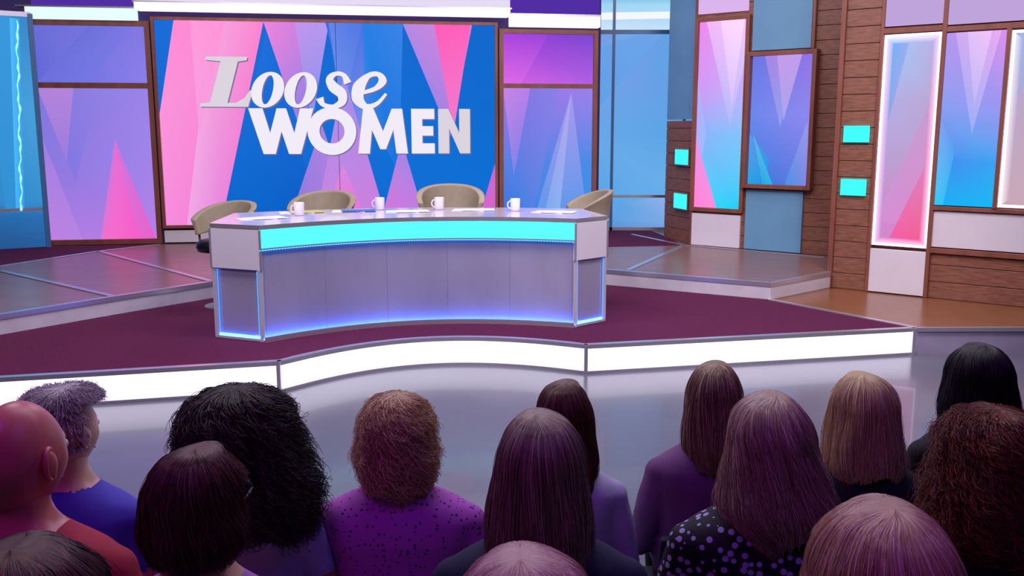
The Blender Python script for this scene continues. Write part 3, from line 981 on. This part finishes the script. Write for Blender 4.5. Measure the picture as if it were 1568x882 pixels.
def person(kind, X, Y, Zt, top, sleeve=.45, skin=None, w=1.0, yaw=0, tilt=0, collar=.535, hair=None, glasses=False, hs=1.0):
    skin = skin or SK
    r = empty(kind, (X, Y, 0), 0)
    me, arms = body_mesh(Zt, w, top, sleeve, skin, collar)
    body = bpy.data.objects.new('clothed_body', me); link(body, r)
    zs = Zt-.80
    for sx, (sh, el, wr) in zip((-1, 1), arms):
        h = bpy.data.objects.new('hand', hand_me); link(h, r)
        h.location = (wr.x, wr.y, wr.z)
        d = wr-el
        h.rotation_euler = (0.06, 0, math.atan2(-d.x, d.y)*.7)
        h.scale = (.95*(-1 if sx > 0 else 1), .95, .95)
    hd = empty('head', (0, .005, Zt-.125), yaw); hd.parent = r
    hd.rotation_euler = (tilt, 0, yaw)
    ho = build_head('head_and_face', skin, hd)
    ho.scale = (hs, hs, hs)
    if glasses:
        b = MB()
        for sx in (-1, 1):
            b.tube([(sx*.033+.024*math.cos(a), .104, .008+.019*math.sin(a)) for a in [i*math.pi/8 for i in range(17)]], .0018, M_black, 6)
            b.tube([(sx*.057, .102, .012), (sx*.084, .04, .014), (sx*.087, -.02, .012), (sx*.083, -.04, -.006)], .0025, M_black, 6)
        b.tube([(-.009, .106, .01), (0, .108, .013), (.009, .106, .01)], .0018, M_black, 6)
        b.build('spectacles', hd)
    if hair:
        hr = empty('hair', (0, 0, 0)); hr.parent = hd
        make_hair(hr, .126, **hair)
    aud_chair(X, Y, zs)
    return r

def cloth(n, c, v=.12): return mat(n, c, .85, var=v, scale=14, bump=.15)
person('seated_man', -1.04, 1.88, 1.34, cloth('red_shirt', '#b03048'), 2, SKP, 1.12, -.25, hs=1.08)
person('seated_person', -1.21, 2.42, 1.22, cloth('violet_shirt', '#5048c0'), .5, SK, 1.05, -.3,
       hair=dict(prof=dome(.080, .100, .12)+[(.17, .076, .092, -.01), (.2, .07, .08, -.01)], end=.17, col='#b8b2b4', col2='#fff8f8', n=4500, short=.04, frizz=.07, spike=.22, jitter=.1, rad=.0009, face=1.5, fringe=.045, seed=3, lock=0, ragged=0))
person('seated_woman', -.74, 2.42, 1.22, cloth('pale_lilac_blouse', '#b0a4dc'), .6, SKD, 1.0, 0,
       hair=dict(prof=dome(.125, .13, .115)+[(.2, .142, .145, -.02), (.30, .165, .14, -.04), (.40, .15, .12, -.05)], end=.38, col='#1c0f12', col2='#4a2a24', n=7000, short=.14, curl=.015, frizz=.08, jitter=.3, rad=.001, face=2.2, fringe=.07, seed=4, lean=.14))
person('seated_woman', -.63, 1.77, 1.28, cloth('lilac_top', '#b070c8'), .5, SK, 1.0, -.35, glasses=True,
       hair=dict(prof=dome(.088, .106, .115)+[(.16, .094, .106, -.01), (.21, .09, .095, -.012), (.25, .07, .075, -.01)], end=.235, col='#54302c', col2='#94604c', n=7000, wave=.05, freq=38, jitter=.4, frizz=.05, rad=.0008, face=1.9, seed=5, flick=.12, part=(.01, .03), lock=.08, ragged=.2))
person('seated_woman', -.32, 2.50, 1.18, pattern_mat('spotted_pink_blouse', '#b856c4', '#3a1458', 62, .24), .9, SK, 1.17, 0,
       hair=dict(prof=dome(.088, .104, .115)+[(.17, .100, .108, -.01), (.24, .094, .10, -.015), (.28, .07, .08, -.015)], end=.26, col='#c8a478', col2='#ffe8b4', n=8000, short=.08, curl=.010, frizz=.07, jitter=.25, rad=.0008, face=1.9, fringe=.07, seed=6))
person('seated_woman', .16, 2.81, 1.13, cloth('white_shirt', '#b4b0d4'), 2, SK, .92, -.3,
       hair=dict(prof=dome(.086, .104, .12)+[(.2, .092, .105, -.015), (.3, .1, .1, -.035), (.38, .08, .07, -.06)], end=.37, col='#4c2820', col2='#90583e', n=6500, wave=.04, freq=18, jitter=.3, rad=.0008, face=2.1, seed=7, taper=.7, part=(.008, .03), frizz=.015, lean=.1, lock=.08, ragged=.2))
person('seated_woman', .06, 1.88, 1.315, cloth('navy_top', '#1c1a44'), 2, SK, 1.08, -.1,
       hair=dict(prof=dome(.094, .112, .12)+[(.2, .108, .118, -.015), (.28, .114, .115, -.03), (.36, .108, .09, -.06)], end=.35, col='#84705f', col2='#d0b8a0', n=12000, wave=.03, freq=16, jitter=.2, rad=.0008, face=2.2, seed=8, taper=.9, part=(-.01, .03), lock=.06))
person('seated_woman', .66, 2.95, 1.155, cloth('mauve_top', '#744878'), 2, SK, 1.02, -.15,
       hair=dict(prof=dome(.088, .108, .12)+[(.2, .096, .112, -.015), (.3, .098, .1, -.04), (.38, .075, .075, -.065)], end=.37, col='#80644c', col2='#e0c098', n=7500, wave=.035, freq=17, jitter=.3, rad=.0008, face=2.1, seed=9, taper=.7, part=(.008, .03), frizz=.015, lock=.08, ragged=.2))
person('seated_woman', .61, 2.13, 1.285, pattern_mat('floral_black_top', '#0e0c1c', '#b0a8e0', 46, .34), .8, SK, 1.1, 0,
       hair=dict(prof=dome(.094, .114, .12)+[(.2, .114, .12, -.015), (.28, .138, .12, -.03), (.36, .12, .09, -.055)], end=.35, col='#b0967c', col2='#fce8cc', n=12000, wave=.075, freq=24, jitter=.4, rad=.0008, face=2.2, seed=10, frizz=.035, part=(.01, .03), taper=.8, lean=.1, lock=.08, ragged=.2))
person('seated_woman', 1.08, 2.77, 1.165, cloth('black_top', '#141022'), 2, SK, .98, .1,
       hair=dict(prof=dome(.094, .11, .12)+[(.2, .108, .115, -.01), (.28, .120, .115, -.02), (.33, .112, .1, -.03)], end=.315, col='#ccac78', col2='#fff0c4', n=8500, wave=.035, freq=18, jitter=.25, rad=.0008, face=2.2, seed=11, part=(-.008, .03), flick=.06, frizz=.015, lock=.06))
person('seated_woman', 1.52, 2.95, 1.215, cloth('black_jacket', '#120e1a'), 2, SKD, 1.0, .1,
       hair=dict(prof=dome(.096, .112, .12)+[(.2, .115, .12, -.01), (.28, .118, .11, -.02), (.33, .1, .09, -.03)], end=.32, col='#100b10', n=5000, wave=.03, freq=22, jitter=.18, rad=.0009, face=2.2, seed=12, part=(.008, .03)))
person('seated_woman', 1.18, 2.18, 1.235, cloth('dark_cardigan', '#181020'), 2, SK, 1.05, 0,
       hair=dict(prof=dome(.108, .118, .115)+[(.2, .135, .13, -.015), (.29, .146, .125, -.03), (.35, .125, .1, -.04)], end=.34, col='#5e2014', col2='#ac4828', n=9000, short=.12, curl=.014, wave=.03, freq=38, frizz=.08, jitter=.3, rad=.0008, face=2.1, seed=13))
person('seated_woman', .535, 1.26, 1.37, cloth('plum_top', '#48224c'), 2, SK, 1.0, 0,
       hair=dict(prof=dome(.103, .118, .12)+[(.2, .116, .122, -.01), (.28, .12, .115, -.02), (.33, .1, .095, -.03)], end=.31, col='#d0ac80', col2='#fff0d0', n=20000, wave=.045, freq=20, jitter=.15, rad=.0005, face=2.2, seed=14, part=(.008, .03), frizz=.03, lock=.06))
person('seated_woman', .02, 1.30, 1.275, cloth('grey_top', '#48405c'), 2, SK, 1.0, 0,
       hair=dict(prof=dome(.112, .122, .11)+[(.2, .112, .118, -.01), (.26, .1, .1, -.02), (.3, .08, .08, -.03)], end=.28, col='#c89c90', col2='#ffe4d4', n=18000, wave=.05, freq=24, jitter=.2, rad=.0005, face=2.1, seed=15, part=(-.008, .03), frizz=.035, lock=.06))
person('seated_woman', -.66, 1.16, 1.355, cloth('brown_top', '#3a2434'), 2, SK, 1.0, 0,
       hair=dict(prof=dome(.110, .122, .11)+[(.2, .118, .12, -.01), (.28, .11, .11, -.02), (.33, .09, .09, -.03)], end=.31, col='#4c2824', col2='#84483c', n=15000, wave=.06, freq=24, jitter=.2, rad=.0006, face=2.1, seed=16, frizz=.045, part=(.0, .03), lock=.06))

# ------------------------------------------------------------------ lights
def area(name, loc, target, size, e, col, sy=None):
    l = bpy.data.lights.new(name, 'AREA'); l.energy = e; l.color = lin(col); l.size = size
    if sy: l.shape = 'RECTANGLE'; l.size_y = sy
    o = bpy.data.objects.new(name, l); o.location = loc
    o.rotation_euler = (Vector(target)-Vector(loc)).to_track_quat('-Z', 'Y').to_euler()
    sc.collection.objects.link(o)
area('studio_softbox', (-3, 6.2, 5.8), (-1.5, 9.5, .5), 2.2, 235, '#fbf4ff')
area('studio_softbox', (2.5, 5.8, 5.8), (2.6, 10, 1.0), 2.2, 280, '#fff6fa')
area('studio_softbox', (0, 10.8, 5.9), (-.5, 9.5, 0), 2.5, 130, '#f4ecff')
area('studio_softbox', (-.5, 4.4, 5.9), (-.5, 5.8, 0), 2.5, 62, '#e8e0ff')
def spot(name, loc, target, e, col, ang, blend=.6, size=.3):
    l = bpy.data.lights.new(name, 'SPOT'); l.energy = e; l.color = lin(col); l.spot_size = math.radians(ang); l.spot_blend = blend; l.shadow_soft_size = size
    o = bpy.data.objects.new(name, l); o.location = loc
    o.rotation_euler = (Vector(target)-Vector(loc)).to_track_quat('-Z', 'Y').to_euler()
    sc.collection.objects.link(o)
spot('added_front_spot', (-2.2, 1.0, 5.4), (-1.2, 8.4, .8), 600, '#fff4fa', 30)  # unseen front spots added to brighten the desk front and right wall
spot('added_front_spot', (2.6, 1.0, 5.4), (2.2, 9.4, .8), 800, '#fff4fa', 36)
area('audience_light', (-1.8, .2, 4.6), (-.5, 2.4, 1), 1.0, 30, '#c038f0')
area('audience_light', (2.0, .6, 4.4), (.8, 2.4, 1), 1.0, 19, '#9058f0')
area('audience_backlight', (0.3, 4.6, 4.9), (0, 2.2, 1.2), 1.2, 25, '#ecd0ff')
w = bpy.data.worlds.new('world'); sc.world = w; w.use_nodes = True
w.node_tree.nodes['Background'].inputs[0].default_value = (*lin('#605a90'), 1)
w.node_tree.nodes['Background'].inputs[1].default_value = .18

# ------------------------------------------------------------------ camera
cd = bpy.data.cameras.new('camera'); cd.sensor_width = 36; cd.lens = 32.86
cam = bpy.data.objects.new('camera', cd); sc.collection.objects.link(cam)
cam.location = (0, 0, 1.9); cam.rotation_euler = (math.radians(90-9.56), 0, 0)
sc.camera = cam
